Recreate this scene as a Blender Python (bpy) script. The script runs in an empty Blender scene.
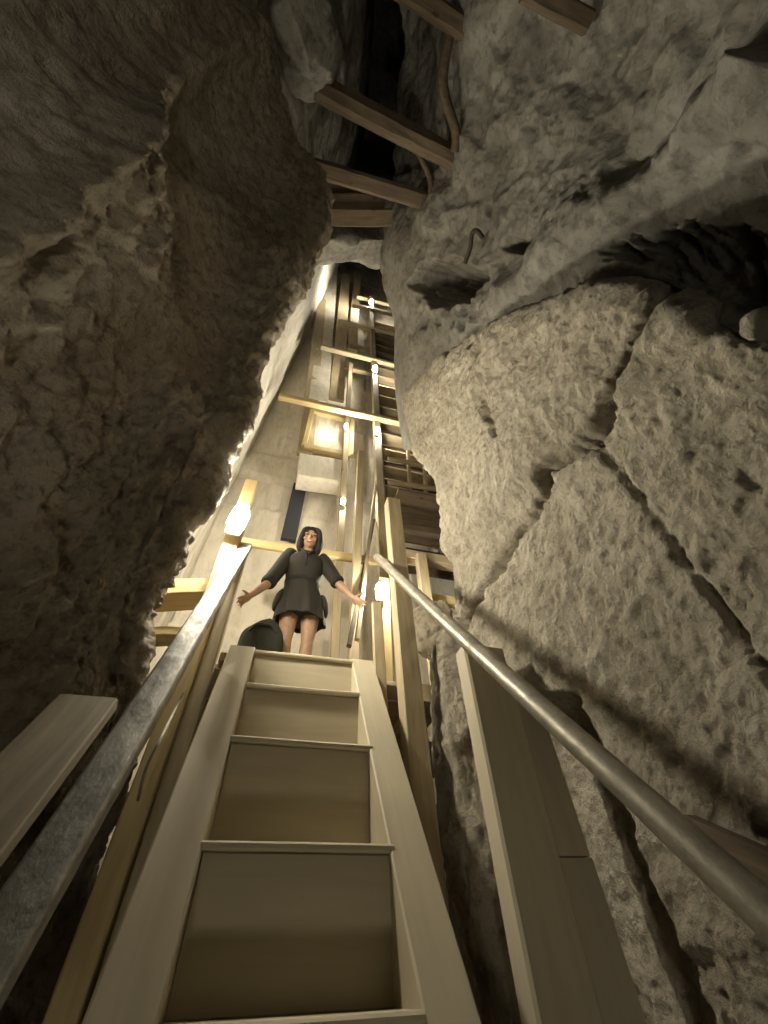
import bpy, bmesh, math, random
import numpy as np
from mathutils import Vector, Matrix
random.seed(7)
S = bpy.context.scene
C = S.collection
V = Vector

# ------------------------------------------------------------------ camera
# world: X right of the stair, Y the way the stair climbs, Z up, origin at the lens
FPX, PITCH, YAW, ROLL = 418.7, 0.852, 0.311, -0.053
def cam_axes():
    cy, sy = math.cos(YAW), math.sin(YAW); cp, sp = math.cos(PITCH), math.sin(PITCH)
    F = V((sy*cp, cy*cp, sp)); R0 = V((cy, -sy, 0)); U0 = R0.cross(F)
    c, s = math.cos(ROLL), math.sin(ROLL)
    return R0*c + U0*s, U0*c - R0*s, F
CR, CU, CF = cam_axes()
def ray(px, py): return CR*((px-384)/FPX) + CU*((512-py)/FPX) + CF
def pt(px, py, X=None, Y=None, Z=None, D=None):
    """survey helper: the place seen at a pixel that lies on a known plane / distance"""
    r = ray(px, py)
    if X is not None: return r*(X/r.x)
    if Y is not None: return r*(Y/r.y)
    if Z is not None: return r*(Z/r.z)
    return r.normalized()*D
cam = bpy.data.cameras.new('camera'); co = bpy.data.objects.new('camera', cam); C.objects.link(co)
cam.sensor_fit = 'VERTICAL'; cam.sensor_height = 36; cam.lens = FPX/1024*36
cam.clip_start = 0.02
M = Matrix((CR, CU, -CF)).transposed().to_4x4(); co.matrix_world = M
S.camera = co
S.view_settings.view_transform = 'Standard'; S.view_settings.look = 'None'
S.view_settings.gamma = 1; S.view_settings.use_curve_mapping = False
S.view_settings.exposure = 0.0
S.cycles.use_denoising = True
S.cycles.max_bounces = 6; S.cycles.diffuse_bounces = 4
S.cycles.sample_clamp_indirect = 4.0
w = bpy.data.worlds.new('world'); S.world = w; w.use_nodes = True
w.node_tree.nodes['Background'].inputs[0].default_value = (1, 0.93, 0.82, 1)
w.node_tree.nodes['Background'].inputs[1].default_value = 0.0012

# ------------------------------------------------------------------ materials
def newmat(name):
    m = bpy.data.materials.new(name); m.use_nodes = True
    nt = m.node_tree; b = nt.nodes['Principled BSDF']
    return m, nt, b
def N(nt, t, **k):
    n = nt.nodes.new(t)
    for a, v in k.items():
        if a in n.inputs.keys(): n.inputs[a].default_value = v
        else: setattr(n, a, v)
    return n
def ramp(nt, src, stops):
    r = nt.nodes.new('ShaderNodeValToRGB'); e = r.color_ramp.elements
    while len(e) < len(stops): e.new(0.5)
    for el, (p, c) in zip(e, stops): el.position = p; el.color = (*c, 1)
    nt.links.new(src, r.inputs[0]); return r.outputs[0]
def rock_mat(name, lo, mid, hi, scale=3.0, bump=0.35, fine=38, stretch=(1,1,1), speck=0.8):
    m, nt, b = newmat(name); L = nt.links.new
    tc = N(nt, 'ShaderNodeTexCoord'); mp = N(nt, 'ShaderNodeMapping'); mp.inputs['Scale'].default_value = stretch
    L(tc.outputs['Object'], mp.inputs[0])
    n1 = N(nt, 'ShaderNodeTexNoise', Scale=scale, Detail=10.0, Roughness=0.65); L(mp.outputs[0], n1.inputs['Vector'])
    col = ramp(nt, n1.outputs['Fac'], [(0.3, lo), (0.52, mid), (0.72, hi)])
    n3 = N(nt, 'ShaderNodeTexNoise', Scale=scale*7, Detail=6.0, Roughness=0.7); L(mp.outputs[0], n3.inputs['Vector'])
    sp = ramp(nt, n3.outputs['Fac'], [(0.36, (0.55, 0.52, 0.48)), (0.5, (1, 1, 1)), (0.7, (1.08, 1.06, 1.02))])
    mx = N(nt, 'ShaderNodeMix', data_type='RGBA', blend_type='MULTIPLY'); mx.inputs[0].default_value = speck
    L(col, mx.inputs[6]); L(sp, mx.inputs[7])
    L(mx.outputs[2], b.inputs['Base Color'])
    b.inputs['Roughness'].default_value = 0.92
    b.inputs['Specular IOR Level'].default_value = 0.2
    n2 = N(nt, 'ShaderNodeTexNoise', Scale=fine, Detail=8.0, Roughness=0.7); L(mp.outputs[0], n2.inputs['Vector'])
    vo = N(nt, 'ShaderNodeTexVoronoi', Scale=fine*0.45); L(mp.outputs[0], vo.inputs['Vector'])
    ad = N(nt, 'ShaderNodeMath', operation='MULTIPLY_ADD'); L(vo.outputs['Distance'], ad.inputs[0]); ad.inputs[1].default_value = 0.5
    L(n2.outputs['Fac'], ad.inputs[2])
    bp = N(nt, 'ShaderNodeBump', Strength=bump, Distance=0.06); L(ad.outputs[0], bp.inputs['Height'])
    L(bp.outputs[0], b.inputs['Normal'])
    return m
def wood_mat(name, lo, hi, rough=0.65, scale=9.0, bump=0.25, knots=True):
    m, nt, b = newmat(name); L = nt.links.new
    tc = N(nt, 'ShaderNodeTexCoord'); mp = N(nt, 'ShaderNodeMapping'); mp.inputs['Scale'].default_value = (0.09, 1, 1)
    L(tc.outputs['Object'], mp.inputs[0])
    oi = N(nt, 'ShaderNodeObjectInfo'); L(oi.outputs['Random'], mp.inputs['Location'])
    n1 = N(nt, 'ShaderNodeTexNoise', Scale=scale*3, Detail=8.0, Roughness=0.6, Distortion=0.7); L(mp.outputs[0], n1.inputs['Vector'])
    n2 = N(nt, 'ShaderNodeTexNoise', Scale=2.2, Detail=4.0); L(tc.outputs['Object'], n2.inputs['Vector'])
    ad = N(nt, 'ShaderNodeMath', operation='MULTIPLY_ADD'); L(n2.outputs['Fac'], ad.inputs[0]); ad.inputs[1].default_value = 0.5; L(n1.outputs['Fac'], ad.inputs[2])
    mid = tuple((a+c)/2 for a, c in zip(lo, hi))
    col = ramp(nt, ad.outputs[0], [(0.5, lo), (0.72, mid), (0.95, hi)])
    if knots:
        mk = N(nt, 'ShaderNodeMapping'); mk.inputs['Scale'].default_value = (0.55, 1, 1); L(tc.outputs['Object'], mk.inputs[0])
        vo = N(nt, 'ShaderNodeTexVoronoi', Scale=5.5); L(mk.outputs[0], vo.inputs['Vector'])
        kc = ramp(nt, vo.outputs['Distance'], [(0.0, (0.25, 0.17, 0.1)), (0.09, (0.55, 0.45, 0.33)), (0.14, (1, 1, 1))])
        mx = N(nt, 'ShaderNodeMix', data_type='RGBA', blend_type='MULTIPLY'); mx.inputs[0].default_value = 0.75
        L(col, mx.inputs[6]); L(kc, mx.inputs[7]); col = mx.outputs[2]
    L(col, b.inputs['Base Color'])
    b.inputs['Roughness'].default_value = rough
    b.inputs['Specular IOR Level'].default_value = 0.3
    bp = N(nt, 'ShaderNodeBump', Strength=bump, Distance=0.006); L(n1.outputs['Fac'], bp.inputs['Height']); L(bp.outputs[0], b.inputs['Normal'])
    return m
def plain(name, col, rough=0.6, metal=0.0, bump=0.0, bscale=60):
    m, nt, b = newmat(name)
    tc = N(nt, 'ShaderNodeTexCoord'); n = N(nt, 'ShaderNodeTexNoise', Scale=bscale, Detail=4.0)
    nt.links.new(tc.outputs['Object'], n.inputs['Vector'])
    c = ramp(nt, n.outputs['Fac'], [(0.3, tuple(x*0.85 for x in col)), (0.7, tuple(min(1, x*1.12) for x in col))])
    nt.links.new(c, b.inputs['Base Color'])
    b.inputs['Roughness'].default_value = rough; b.inputs['Metallic'].default_value = metal
    if bump:
        bp = N(nt, 'ShaderNodeBump', Strength=bump, Distance=0.01); nt.links.new(n.outputs['Fac'], bp.inputs['Height']); nt.links.new(bp.outputs[0], b.inputs['Normal'])
    return m
def emit(name, col, s):
    m, nt, b = newmat(name)
    b.inputs['Base Color'].default_value = (*col, 1)
    b.inputs['Emission Color'].default_value = (*col, 1); b.inputs['Emission Strength'].default_value = s
    return m
LIME = rock_mat('pale limestone', (0.33, 0.29, 0.225), (0.46, 0.41, 0.325), (0.56, 0.51, 0.42), 2.6, 0.9, 30)
LIME_BROWN = rock_mat('brown limestone', (0.28, 0.235, 0.175), (0.42, 0.365, 0.285), (0.54, 0.485, 0.395), 2.2, 1.0, 26, (1, 1, 0.8))
LIME_GREY = rock_mat('grey limestone', (0.17, 0.16, 0.135), (0.265, 0.25, 0.22), (0.36, 0.345, 0.31), 1.4, 0.7, 14)
LIME_BACK = rock_mat('dressed limestone', (0.52, 0.47, 0.385), (0.67, 0.62, 0.52), (0.76, 0.71, 0.61), 1.6, 0.4, 12, (1, 1, 0.35), 0.3)
WOOD = wood_mat('pale timber', (0.30, 0.235, 0.14), (0.46, 0.38, 0.25))
WOOD_BROWN = wood_mat('dull brown board', (0.15, 0.12, 0.08), (0.26, 0.215, 0.145), 0.7)
WOOD_SMOOTH = wood_mat('worn stair timber', (0.43, 0.375, 0.265), (0.53, 0.465, 0.34), 0.55, 5.0, 0.12, False)
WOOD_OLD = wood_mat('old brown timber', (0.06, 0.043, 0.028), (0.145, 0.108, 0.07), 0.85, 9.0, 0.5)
WOOD_YEL = wood_mat('yellow timber', (0.42, 0.31, 0.145), (0.56, 0.44, 0.23))
def rail_mat(name, c, rough, metal):
    m, nt, b = newmat(name); L = nt.links.new
    tc = N(nt, 'ShaderNodeTexCoord'); mp = N(nt, 'ShaderNodeMapping'); mp.inputs['Scale'].default_value = (0.6, 1, 1); L(tc.outputs['Object'], mp.inputs[0])
    n = N(nt, 'ShaderNodeTexNoise', Scale=22.0, Detail=5.0, Roughness=0.65); L(mp.outputs[0], n.inputs['Vector'])
    col = ramp(nt, n.outputs['Fac'], [(0.3, tuple(x*0.6 for x in c)), (0.55, c), (0.75, tuple(min(1, x*1.3) for x in c))]); L(col, b.inputs['Base Color'])
    rr = ramp(nt, n.outputs['Fac'], [(0.3, (rough+0.2,)*3), (0.7, (rough-0.08,)*3)]); L(rr, b.inputs['Roughness'])
    b.inputs['Metallic'].default_value = metal
    bp = N(nt, 'ShaderNodeBump', Strength=0.35, Distance=0.008); L(n.outputs['Fac'], bp.inputs['Height']); L(bp.outputs[0], b.inputs['Normal'])
    return m
STEEL = rail_mat('scuffed grey metal', (0.30, 0.285, 0.25), 0.5, 0.7)
STEEL_R = rail_mat('hand-polished metal pipe', (0.32, 0.29, 0.23), 0.42, 0.6)
IRON = plain('dark iron', (0.05, 0.04, 0.03), 0.8, 0.3)
CABLE = plain('grey cable', (0.42, 0.38, 0.30), 0.6)
PLASTIC = plain('lamp housing plastic', (0.55, 0.53, 0.48), 0.5)
GLOW = emit('lit frosted glass', (1.0, 0.925, 0.74), 720.0)
GLOW_BIG = emit('bright lit frosted glass', (1.0, 0.93, 0.745), 640.0)
GLOW_TOP = emit('top lamp lit glass', (1.0, 0.93, 0.78), 1300.0)
GLOW_SIDE_FILL = emit('side fill lamp glass', (1.0, 0.92, 0.75), 2300.0)
GLOW_LOW = emit('foot lamp lit glass', (1.0, 0.93, 0.75), 170.0)

# ------------------------------------------------------------------ object helpers
def link(name, me, mat=None, parent=None, smooth=False):
    o = bpy.data.objects.new(name, me); C.objects.link(o)
    if mat and not me.materials: me.materials.append(mat)
    if parent: o.parent = parent
    if smooth: me.polygons.foreach_set('use_smooth', [True]*len(me.polygons))
    return o
def tag(o, label, cat, group=None):
    o['label'] = label; o['category'] = cat
    if group: o['group'] = group
    return o
def empty(name, loc, label=None, cat=None, group=None):
    o = bpy.data.objects.new(name, None); C.objects.link(o); o.location = loc; o.empty_display_size = 0.1
    if label: tag(o, label, cat, group)
    return o
def struct(o): o['kind'] = 'structure'; return o
def bm_obj(name, bm, mat, parent=None, smooth=False):
    me = bpy.data.meshes.new(name); bm.normal_update(); bm.to_mesh(me); bm.free()
    return link(name, me, mat, parent, smooth)
def wmat(o, m, parent):
    # the world matrix m for an object whose parent is only translated
    if parent: o.parent = parent; o.matrix_local = Matrix.Translation(-parent.location) @ m
    else: o.matrix_local = m
def axes(p0, p1, up=V((0, 0, 1))):
    x = (p1-p0).normalized(); z = (up - x*up.dot(x)).normalized(); y = z.cross(x)
    m = Matrix((x, y, z)).transposed().to_4x4(); m.translation = p0
    return m
_seed = [0]
def box_mesh(L, w, h, bev=0.006, seg=None, wob=0.0, taper=0.0):
    """timber lying along local X from 0 to L, centred in Y and Z, sawn edges softened, slightly warped"""
    _seed[0] += 1; rg = random.Random(_seed[0])
    n = seg or max(2, int(L/0.12)); n = min(n, 40)
    bm = bmesh.new(); b = min(bev, w*0.3, h*0.3)
    prof = [(-w/2+b, -h/2), (w/2-b, -h/2), (w/2, -h/2+b), (w/2, h/2-b), (w/2-b, h/2), (-w/2+b, h/2), (-w/2, h/2-b), (-w/2, -h/2+b)]
    rings = []
    a1, a2, f1, f2 = rg.uniform(-1, 1), rg.uniform(-1, 1), rg.uniform(2, 5), rg.uniform(0, 6)
    for i in range(n+1):
        x = L*i/n; t = i/n; k = 1 - taper*t
        oy = wob*a1*math.sin(f1*t+f2); oz = wob*a2*math.sin(f1*1.3*t+f2*2)
        rings.append([bm.verts.new((x, y*k+oy+rg.gauss(0, wob*0.12), z*k+oz+rg.gauss(0, wob*0.12))) for y, z in prof])
    for a, c in zip(rings, rings[1:]):
        for j in range(8): bm.faces.new((a[j], a[(j+1) % 8], c[(j+1) % 8], c[j]))
    bm.faces.new(rings[0][::-1]); bm.faces.new(rings[-1])
    bmesh.ops.recalc_face_normals(bm, faces=bm.faces)
    return bm
def beam(name, p0, p1, w, h, mat, parent=None, label=None, cat=None, group=None, up=V((0, 0, 1)), bev=0.006, wob=0.004, taper=0.0):
    p0, p1 = V(p0), V(p1); bm = box_mesh((p1-p0).length, w, h, bev, None, wob, taper)
    o = bm_obj(name, bm, mat); wmat(o, axes(p0, p1, V(up)), parent)
    if label: tag(o, label, cat, group)
    return o
def tube_bm(path, r, ns=10, rad=None, bm=None, cap=True):
    bm = bm or bmesh.new(); P = [V(p) for p in path]; rings = []
    ref = V((0.3, 0.5, 0.8))
    for i, p in enumerate(P):
        t = (P[min(i+1, len(P)-1)] - P[max(i-1, 0)]).normalized()
        a = t.cross(ref).normalized(); b = t.cross(a); rr = rad[i] if rad else r
        rings.append([bm.verts.new(p + (a*math.cos(2*math.pi*j/ns) + b*math.sin(2*math.pi*j/ns))*rr) for j in range(ns)])
    for c, d in zip(rings, rings[1:]):
        for j in range(ns): bm.faces.new((c[j], c[(j+1) % ns], d[(j+1) % ns], d[j]))
    if cap: bm.faces.new(rings[0][::-1]); bm.faces.new(rings[-1])
    bmesh.ops.recalc_face_normals(bm, faces=bm.faces)
    return bm
def smooth_path(P, n=6):
    P = [V(p) for p in P]; out = []
    for i in range(len(P)-1):
        a, b, c, d = P[max(i-1, 0)], P[i], P[i+1], P[min(i+2, len(P)-1)]
        for k in range(n):
            t = k/n
            out.append(0.5*((2*b) + (c-a)*t + (2*a-5*b+4*c-d)*t*t + (3*b-a-3*c+d)*t**3))
    out.append(P[-1]); return out
def lathe_bm(prof, ns=20):
    bm = bmesh.new(); rings = []
    for r, z in prof: rings.append([bm.verts.new((r*math.cos(2*math.pi*j/ns), r*math.sin(2*math.pi*j/ns), z)) for j in range(ns)])
    for c, d in zip(rings, rings[1:]):
        for j in range(ns): bm.faces.new((c[j], c[(j+1) % ns], d[(j+1) % ns], d[j]))
    bm.faces.new(rings[0][::-1]); bm.faces.new(rings[-1])
    bmesh.ops.recalc_face_normals(bm, faces=bm.faces)
    return bm

# ------------------------------------------------------------------ rock relief
_rs = np.random.RandomState(11)
_perm = np.concatenate([_rs.permutation(256)]*3)
_grad = _rs.normal(size=(256, 3)); _grad /= np.linalg.norm(_grad, axis=1)[:, None]
def perlin(p):
    i = np.floor(p).astype(int); f = p - i; u = f*f*f*(f*(f*6-15)+10); i &= 255
    def g(dx, dy, dz):
        h = _perm[_perm[_perm[(i[:, 0]+dx) & 255] + ((i[:, 1]+dy) & 255)] + ((i[:, 2]+dz) & 255)]
        return np.sum(_grad[h]*(f - np.array((dx, dy, dz))), axis=1)
    def lp(a, b, t): return a + t*(b-a)
    x0 = lp(g(0,0,0), g(1,0,0), u[:, 0]); x1 = lp(g(0,1,0), g(1,1,0), u[:, 0])
    x2 = lp(g(0,0,1), g(1,0,1), u[:, 0]); x3 = lp(g(0,1,1), g(1,1,1), u[:, 0])
    return lp(lp(x0, x1, u[:, 1]), lp(x2, x3, u[:, 1]), u[:, 2])
def fbm(p, o=4, r=0.5):
    s = 0; a = 1.0
    for k in range(o): s = s + a*perlin(p*2.0**k + 17.3*k); a *= r
    return s
def ridge(p, o=3):
    s = 0; a = 1.0
    for k in range(o): s = s + a*(0.35-np.abs(perlin(p*2.0**k + 7.7*k))); a *= 0.5
    return s
def cells(p, seed=0):
    i = np.floor(p).astype(int); best = np.full(len(p), 9.0); idb = np.zeros(len(p)); sec = best.copy()
    for dx in (-1, 0, 1):
        for dy in (-1, 0, 1):
            for dz in (-1, 0, 1):
                c = i + (dx, dy, dz); h = _perm[_perm[_perm[c[:, 0] & 255] + (c[:, 1] & 255)] + (c[:, 2] & 255)]
                q = c + 0.5 + _grad[h]*0.45
                d = np.linalg.norm(p-q, axis=1); m = d < best
                sec = np.where(m, best, np.minimum(sec, d)); idb = np.where(m, h/255.0, idb); best = np.where(m, d, best)
    return best, sec, idb
def segdist(P, line):
    d = np.full(len(P), 1e9)
    for a, b in zip(line, line[1:]):
        a = np.array(a); b = np.array(b); ab = b-a
        t = np.clip(((P-a)@ab)/(ab@ab), 0, 1); d = np.minimum(d, np.linalg.norm(P-a-t[:, None]*ab, axis=1))
    return d
def cr(A, t):
    """Catmull-Rom along axis 0 of A at positions t in 0..n-1"""
    n = len(A); i = np.clip(np.floor(t).astype(int), 0, n-2); f = (t-i).reshape(-1, *([1]*(A.ndim-1)))
    a = A[np.maximum(i-1, 0)]; b = A[i]; c = A[i+1]; d = A[np.minimum(i+2, n-1)]
    return 0.5*(2*b + (c-a)*f + (2*a-5*b+4*c-d)*f*f + (3*b-a-3*c+d)*f**3)
def lin(A, t):
    n = len(A); i = np.clip(np.floor(t).astype(int), 0, n-2); f = (t-i).reshape(-1, *([1]*(A.ndim-1)))
    return A[i]*(1-f) + A[i+1]*f
def rock_sheet(name, G, nv, nu, disp, mat, vt=None, interp=cr):
    """a rock face lofted through surveyed points G[row][col] (world), then broken up along its normals"""
    G = np.array([[tuple(p) for p in r] for r in G], float)
    tv = np.linspace(0, len(G)-1, nv); tu = np.linspace(0, G.shape[1]-1, nu)
    A = interp(G, tv); A = interp(A.transpose(1, 0, 2), tu).transpose(1, 0, 2)
    du = np.gradient(A, axis=1); dv = np.gradient(A, axis=0); n = np.cross(du, dv); n /= np.linalg.norm(n, axis=2)[..., None]+1e-9
    # normals towards the inside of the passage
    mid = A[nv//2, nu//3]
    if np.dot(n[nv//2, nu//3], -mid) < 0: n = -n
    P = A.reshape(-1, 3); nn = n.reshape(-1, 3)
    U, W = np.meshgrid(tu, tv)
    P = P + nn*disp(P, U.ravel(), W.ravel())[:, None]
    me = bpy.data.meshes.new(name)
    idx = np.arange(nv*nu).reshape(nv, nu)
    q = np.stack([idx[:-1, :-1], idx[:-1, 1:], idx[1:, 1:], idx[1:, :-1]], -1).reshape(-1, 4)
    me.from_pydata([], [], []) 
    me.vertices.add(len(P)); me.vertices.foreach_set('co', P.ravel())
    me.loops.add(q.size); me.loops.foreach_set('vertex_index', q.ravel().astype(np.int32))
    me.polygons.add(len(q)); me.polygons.foreach_set('loop_start', np.arange(0, q.size, 4, dtype=np.int32))
    me.update(calc_edges=True); me.validate()
    o = link(name, me, mat, None, True)
    return struct(o)
def proj_px(P):
    z = P@np.array(CF); return np.stack([384+FPX*(P@np.array(CR))/z, 512-FPX*(P@np.array(CU))/z], 1)
def rows(*R): return [[pt(x, y, D=d) for x, d in cols] for y, cols in R]

# ---- wall_left : the near rough mass on the left
def left_row(y, sil, D, d0, dm):
    # frame edge outwards ... silhouette, then round the corner away into the recess
    e = pt(sil, y, D=D)
    return [pt(-330, y, D=d0*0.98), pt(-60, y, D=d0), pt(sil*0.42, y, D=dm), pt(sil*0.8, y, D=dm+(D-dm)*0.62), e, e + V((-0.22, 0.30, 0.1)), e + V((-0.9, 0.55, 0.25))]
LS = [(-170, 288, 6.6, 2.15, 3.6), (-60, 282, 6.4, 2.1, 3.4), (60, 274, 6.0, 2.05, 3.3), (140, 290, 5.9, 2.0, 3.1), (200, 318, 5.6, 2.0, 2.95),
      (260, 303, 4.6, 2.0, 2.8), (330, 270, 3.75, 1.98, 2.6), (400, 246, 3.1, 1.97, 2.5), (440, 222, 2.8, 1.97, 2.42), (500, 192, 2.58, 1.98, 2.35),
      (560, 162, 2.46, 2.0, 2.3), (600, 145, 2.42, 2.02, 2.28), (650, 136, 2.42, 2.05, 2.28), (720, 128, 2.42, 2.08, 2.26), (770, 112, 2.5, 2.1, 2.3), (840, 96, 3.4, 2.35, 2.9), (1000, 64, 4.2, 2.7, 3.6), (1300, 30, 4.4, 2.8, 3.8)]
def left_disp(P, u, v):
    Q = proj_px(P)
    q = P*np.array((1, 1, 0.8))
    d = 0.10*fbm(P*0.9+3, 3) + 0.05*ridge(q*2.6, 3)
    rough = np.clip((fbm(P*0.8+9, 2)+0.35), 0, 1)
    # smoother scoop between the left ridge and the rim
    rd = segdist(Q, [(95, 120), (130, 270), (165, 400), (170, 480)])
    scoop = np.exp(-((Q[:, 0]-(205+0.0*Q[:, 1]))/55)**2)*np.clip((480-Q[:, 1])/220, 0, 1)*np.clip((Q[:, 1]+40)/120, 0, 1)
    d = d - 0.10*scoop + 0.09*np.exp(-(rd/30)**2)
    fl = ridge(P*np.array((3.8, 3.8, 2.6))+1, 3)
    d = d + 0.085*fl*(1-0.7*scoop)
    # a ledge high on the left, shaped to shade the deep hollow above it
    ly = np.interp(Q[:, 0], [-300, 0, 80, 150, 270, 300], [330, 215, 150, 85, 10, -20])
    d = d + 0.09*np.exp(-((Q[:, 1]-ly-8)/30)**2) - 0.40*np.clip((ly-Q[:, 1])/150, 0, 1)
    c1, c2, _ = cells(q*np.array((5, 5, 5)) + 0.5*np.stack([perlin(P*3), perlin(P*3+5), perlin(P*3+9)], 1))
    d = d + (0.06*np.clip(c2-c1, 0, 0.5) - 0.10*np.clip(0.30-c1, 0, 1))*(1-0.75*scoop)
    d = d + (0.085*ridge(q*7, 3) + 0.03*fbm(q*20, 3) + 0.035*ridge(q*16+3, 2))*(1-0.6*scoop)*(0.5+rough)
    return d
rock_sheet('wall_left', [left_row(*r) for r in LS], 430, 330, left_disp, LIME_BROWN)

# ---- wall_right : the big cracked face low on the right
XR = 1.2
TOP = [(395, 404), (418, 388), (440, 368), (462, 350), (482, 338), (508, 330), (535, 312), (560, 299), (600, 287), (640, 299), (680, 322), (720, 332), (768, 338), (840, 350), (960, 375)]
def top_y(px):
    return np.interp(px, [t[0] for t in TOP], [t[1] for t in TOP])
def sil_x(py):
    return np.interp(py, [330, 400, 436, 462, 484, 530, 590, 610, 640, 700, 800, 1000], [408, 409, 414, 428, 440, 447, 449, 446, 452, 470, 500, 520])
GR = []
for fr in (-0.16, -0.05, 0.0, 0.07, 0.16, 0.28, 0.42, 0.56, 0.70, 0.85, 1.0, 1.25):
    row = []
    for k, su in enumerate((-2, -1, 0, 0.06, 0.16, 0.3, 0.46, 0.64, 0.82, 1.0, 1.3)):
        s = max(su, 0)
        # pixel row first from the top edge to well below the picture
        px = 440 + s*430
        for _ in range(6):
            ty = float(top_y(px)); py = ty + max(fr, 0)*(1080-ty)
            sx = float(sil_x(py)); px = sx + s*(880-sx)
        lean = 0.0
        p = pt(px, py, X=XR + lean)
        if fr < 0:
            back = 0.35 if fr > -0.1 else 1.1
            p = p + V((back, 0.1*back, 0.06*back))
        if su < 0:
            back = 0.18 if su > -1.5 else 1.0
            p = p + V((back*0.9, back*0.55, 0))
        row.append(p)
    GR.append(row)
CR1 = [(668, 308), (630, 375), (590, 438), (560, 460), (545, 470), (538, 497), (505, 548), (472, 600), (455, 625)]
CR2 = [(588, 440), (612, 465), (634, 498), (668, 545), (700, 590), (735, 640), (790, 700)]
CR3 = [(489, 372), (489, 408), (503, 436)]
CR4 = [(634, 498), (600, 530), (570, 560)]
def right_disp(P, u, v):
    Q = proj_px(P); Z2 = np.linalg.norm(P, axis=1)
    sc = Z2/1.9
    d = 0.05*fbm(P*1.1+1, 3) + 0.026*ridge(P*4.2, 3) + 0.020*fbm(P*13, 3) + 0.018*ridge(P*19, 3)
    c1, c2, cid = cells(P*7 + 0.6*np.stack([perlin(P*4), perlin(P*4+5), perlin(P*4+9)], 1))
    m = np.clip(fbm(P*1.6+4, 2)+0.25, 0, 1)
    d = d - 0.040*np.clip(0.30-c1, 0, 1)*m + 0.010*np.clip(c2-c1, 0, 0.4)
    wob = 5*np.stack([perlin(np.c_[Q/26, 0*Q[:, 0]]), perlin(np.c_[Q/26, 0*Q[:, 0]+9])], 1)
    qw = Q + wob + 3.5*np.stack([perlin(np.c_[Q/9, 0*Q[:, 0]]), perlin(np.c_[Q/9, 0*Q[:, 0]+9])], 1)
    for line, wd, dp in ((CR1, 3.4, 0.14), (CR2, 4.5, 0.05), (CR3, 2.5, 0.05), (CR4, 5, 0.018)):
        ds = segdist(qw, line)
        fade = np.clip(perlin(np.c_[Q/45, 0*Q[:, 0]+3])+0.75, 0.25, 1)
        d = d - dp*sc**0.5*np.exp(-(ds/wd)**2)*fade
    # block above the long crack stands a little proud, lower right is lumpy
    side = (Q[:, 0]-540)*1.0 + (Q[:, 1]-475)*1.15
    d = d + 0.035*np.clip(-side/10, -1, 1)
    low = np.clip((Q[:, 1]-600)/120, 0, 1)
    d = d + low*(0.035*ridge(P*6+2, 3) + 0.02*fbm(P*9, 2))
    rc = np.clip((np.interp(Q[:, 1], [690, 760, 1024, 1200], [575, 600, 712, 790])-Q[:, 0])/14, 0, 1)*np.clip((Q[:, 1]-690)/20, 0, 1)
    d = d - 0.24*rc
    # honeycombed pale corner near the top left of the block
    ho = np.exp(-(((Q[:, 0]-445)/45)**2 + ((Q[:, 1]-350)/45)**2))
    d = d - ho*0.75*np.clip(0.42-cells(P*4.2+2 + 0.4*np.stack([perlin(P*5), perlin(P*5+5), perlin(P*5+9)], 1))[0], 0, 1) + ho*0.08*ridge(P*5, 3)
    return d
rock_sheet('wall_right', GR, 400, 380, right_disp, LIME)

# ---- wall_right_upper : grey set-back face leaning over the passage
UR = rows(
 (-190, [(395, 9.5), (425, 8.6), (450, 6.6), (520, 5.6), (620, 4.9), (720, 3.9), (860, 3.0), (1080, 2.6)]),
 (-70, [(400, 9.5), (428, 8.6), (452, 6.4), (520, 5.4), (620, 4.6), (720, 3.7), (860, 2.9), (1080, 2.5)]),
 (40, [(405, 9.6), (432, 8.6), (456, 6.5), (530, 5.3), (620, 4.4), (720, 3.45), (840, 2.75), (1050, 2.4)]),
 (110, [(402, 9.4), (428, 8.4), (452, 6.6), (525, 5.25), (610, 4.3), (690, 3.45), (800, 2.75), (1030, 2.3)]),
 (170, [(398, 9.0), (420, 8.0), (445, 6.6), (515, 5.2), (590, 4.25), (655, 3.6), (775, 3.0), (1020, 2.3)]),
 (230, [(385, 8.0), (395, 7.2), (425, 6.5), (495, 5.2), (560, 4.25), (610, 3.75), (765, 3.2), (1010, 2.4)]),
 (280, [(384, 7.6), (398, 6.9), (425, 6.2), (480, 5.2), (530, 4.4), (580, 3.9), (755, 3.0), (1000, 2.4)]),
 (330, [(394, 7.2), (408, 6.5), (430, 5.9), (470, 5.2), (515, 4.6), (570, 4.0), (750, 2.8), (1000, 2.3)]),
 (395, [(396, 7.0), (407, 6.2), (430, 5.8), (470, 5.2), (515, 4.6), (570, 4.0), (750, 2.7), (1000, 2.2)]),
 (450, [(404, 6.6), (415, 5.9), (440, 5.6), (480, 5.2), (515, 4.6), (570, 4.0), (750, 2.6), (1000, 2.2)]))
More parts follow.
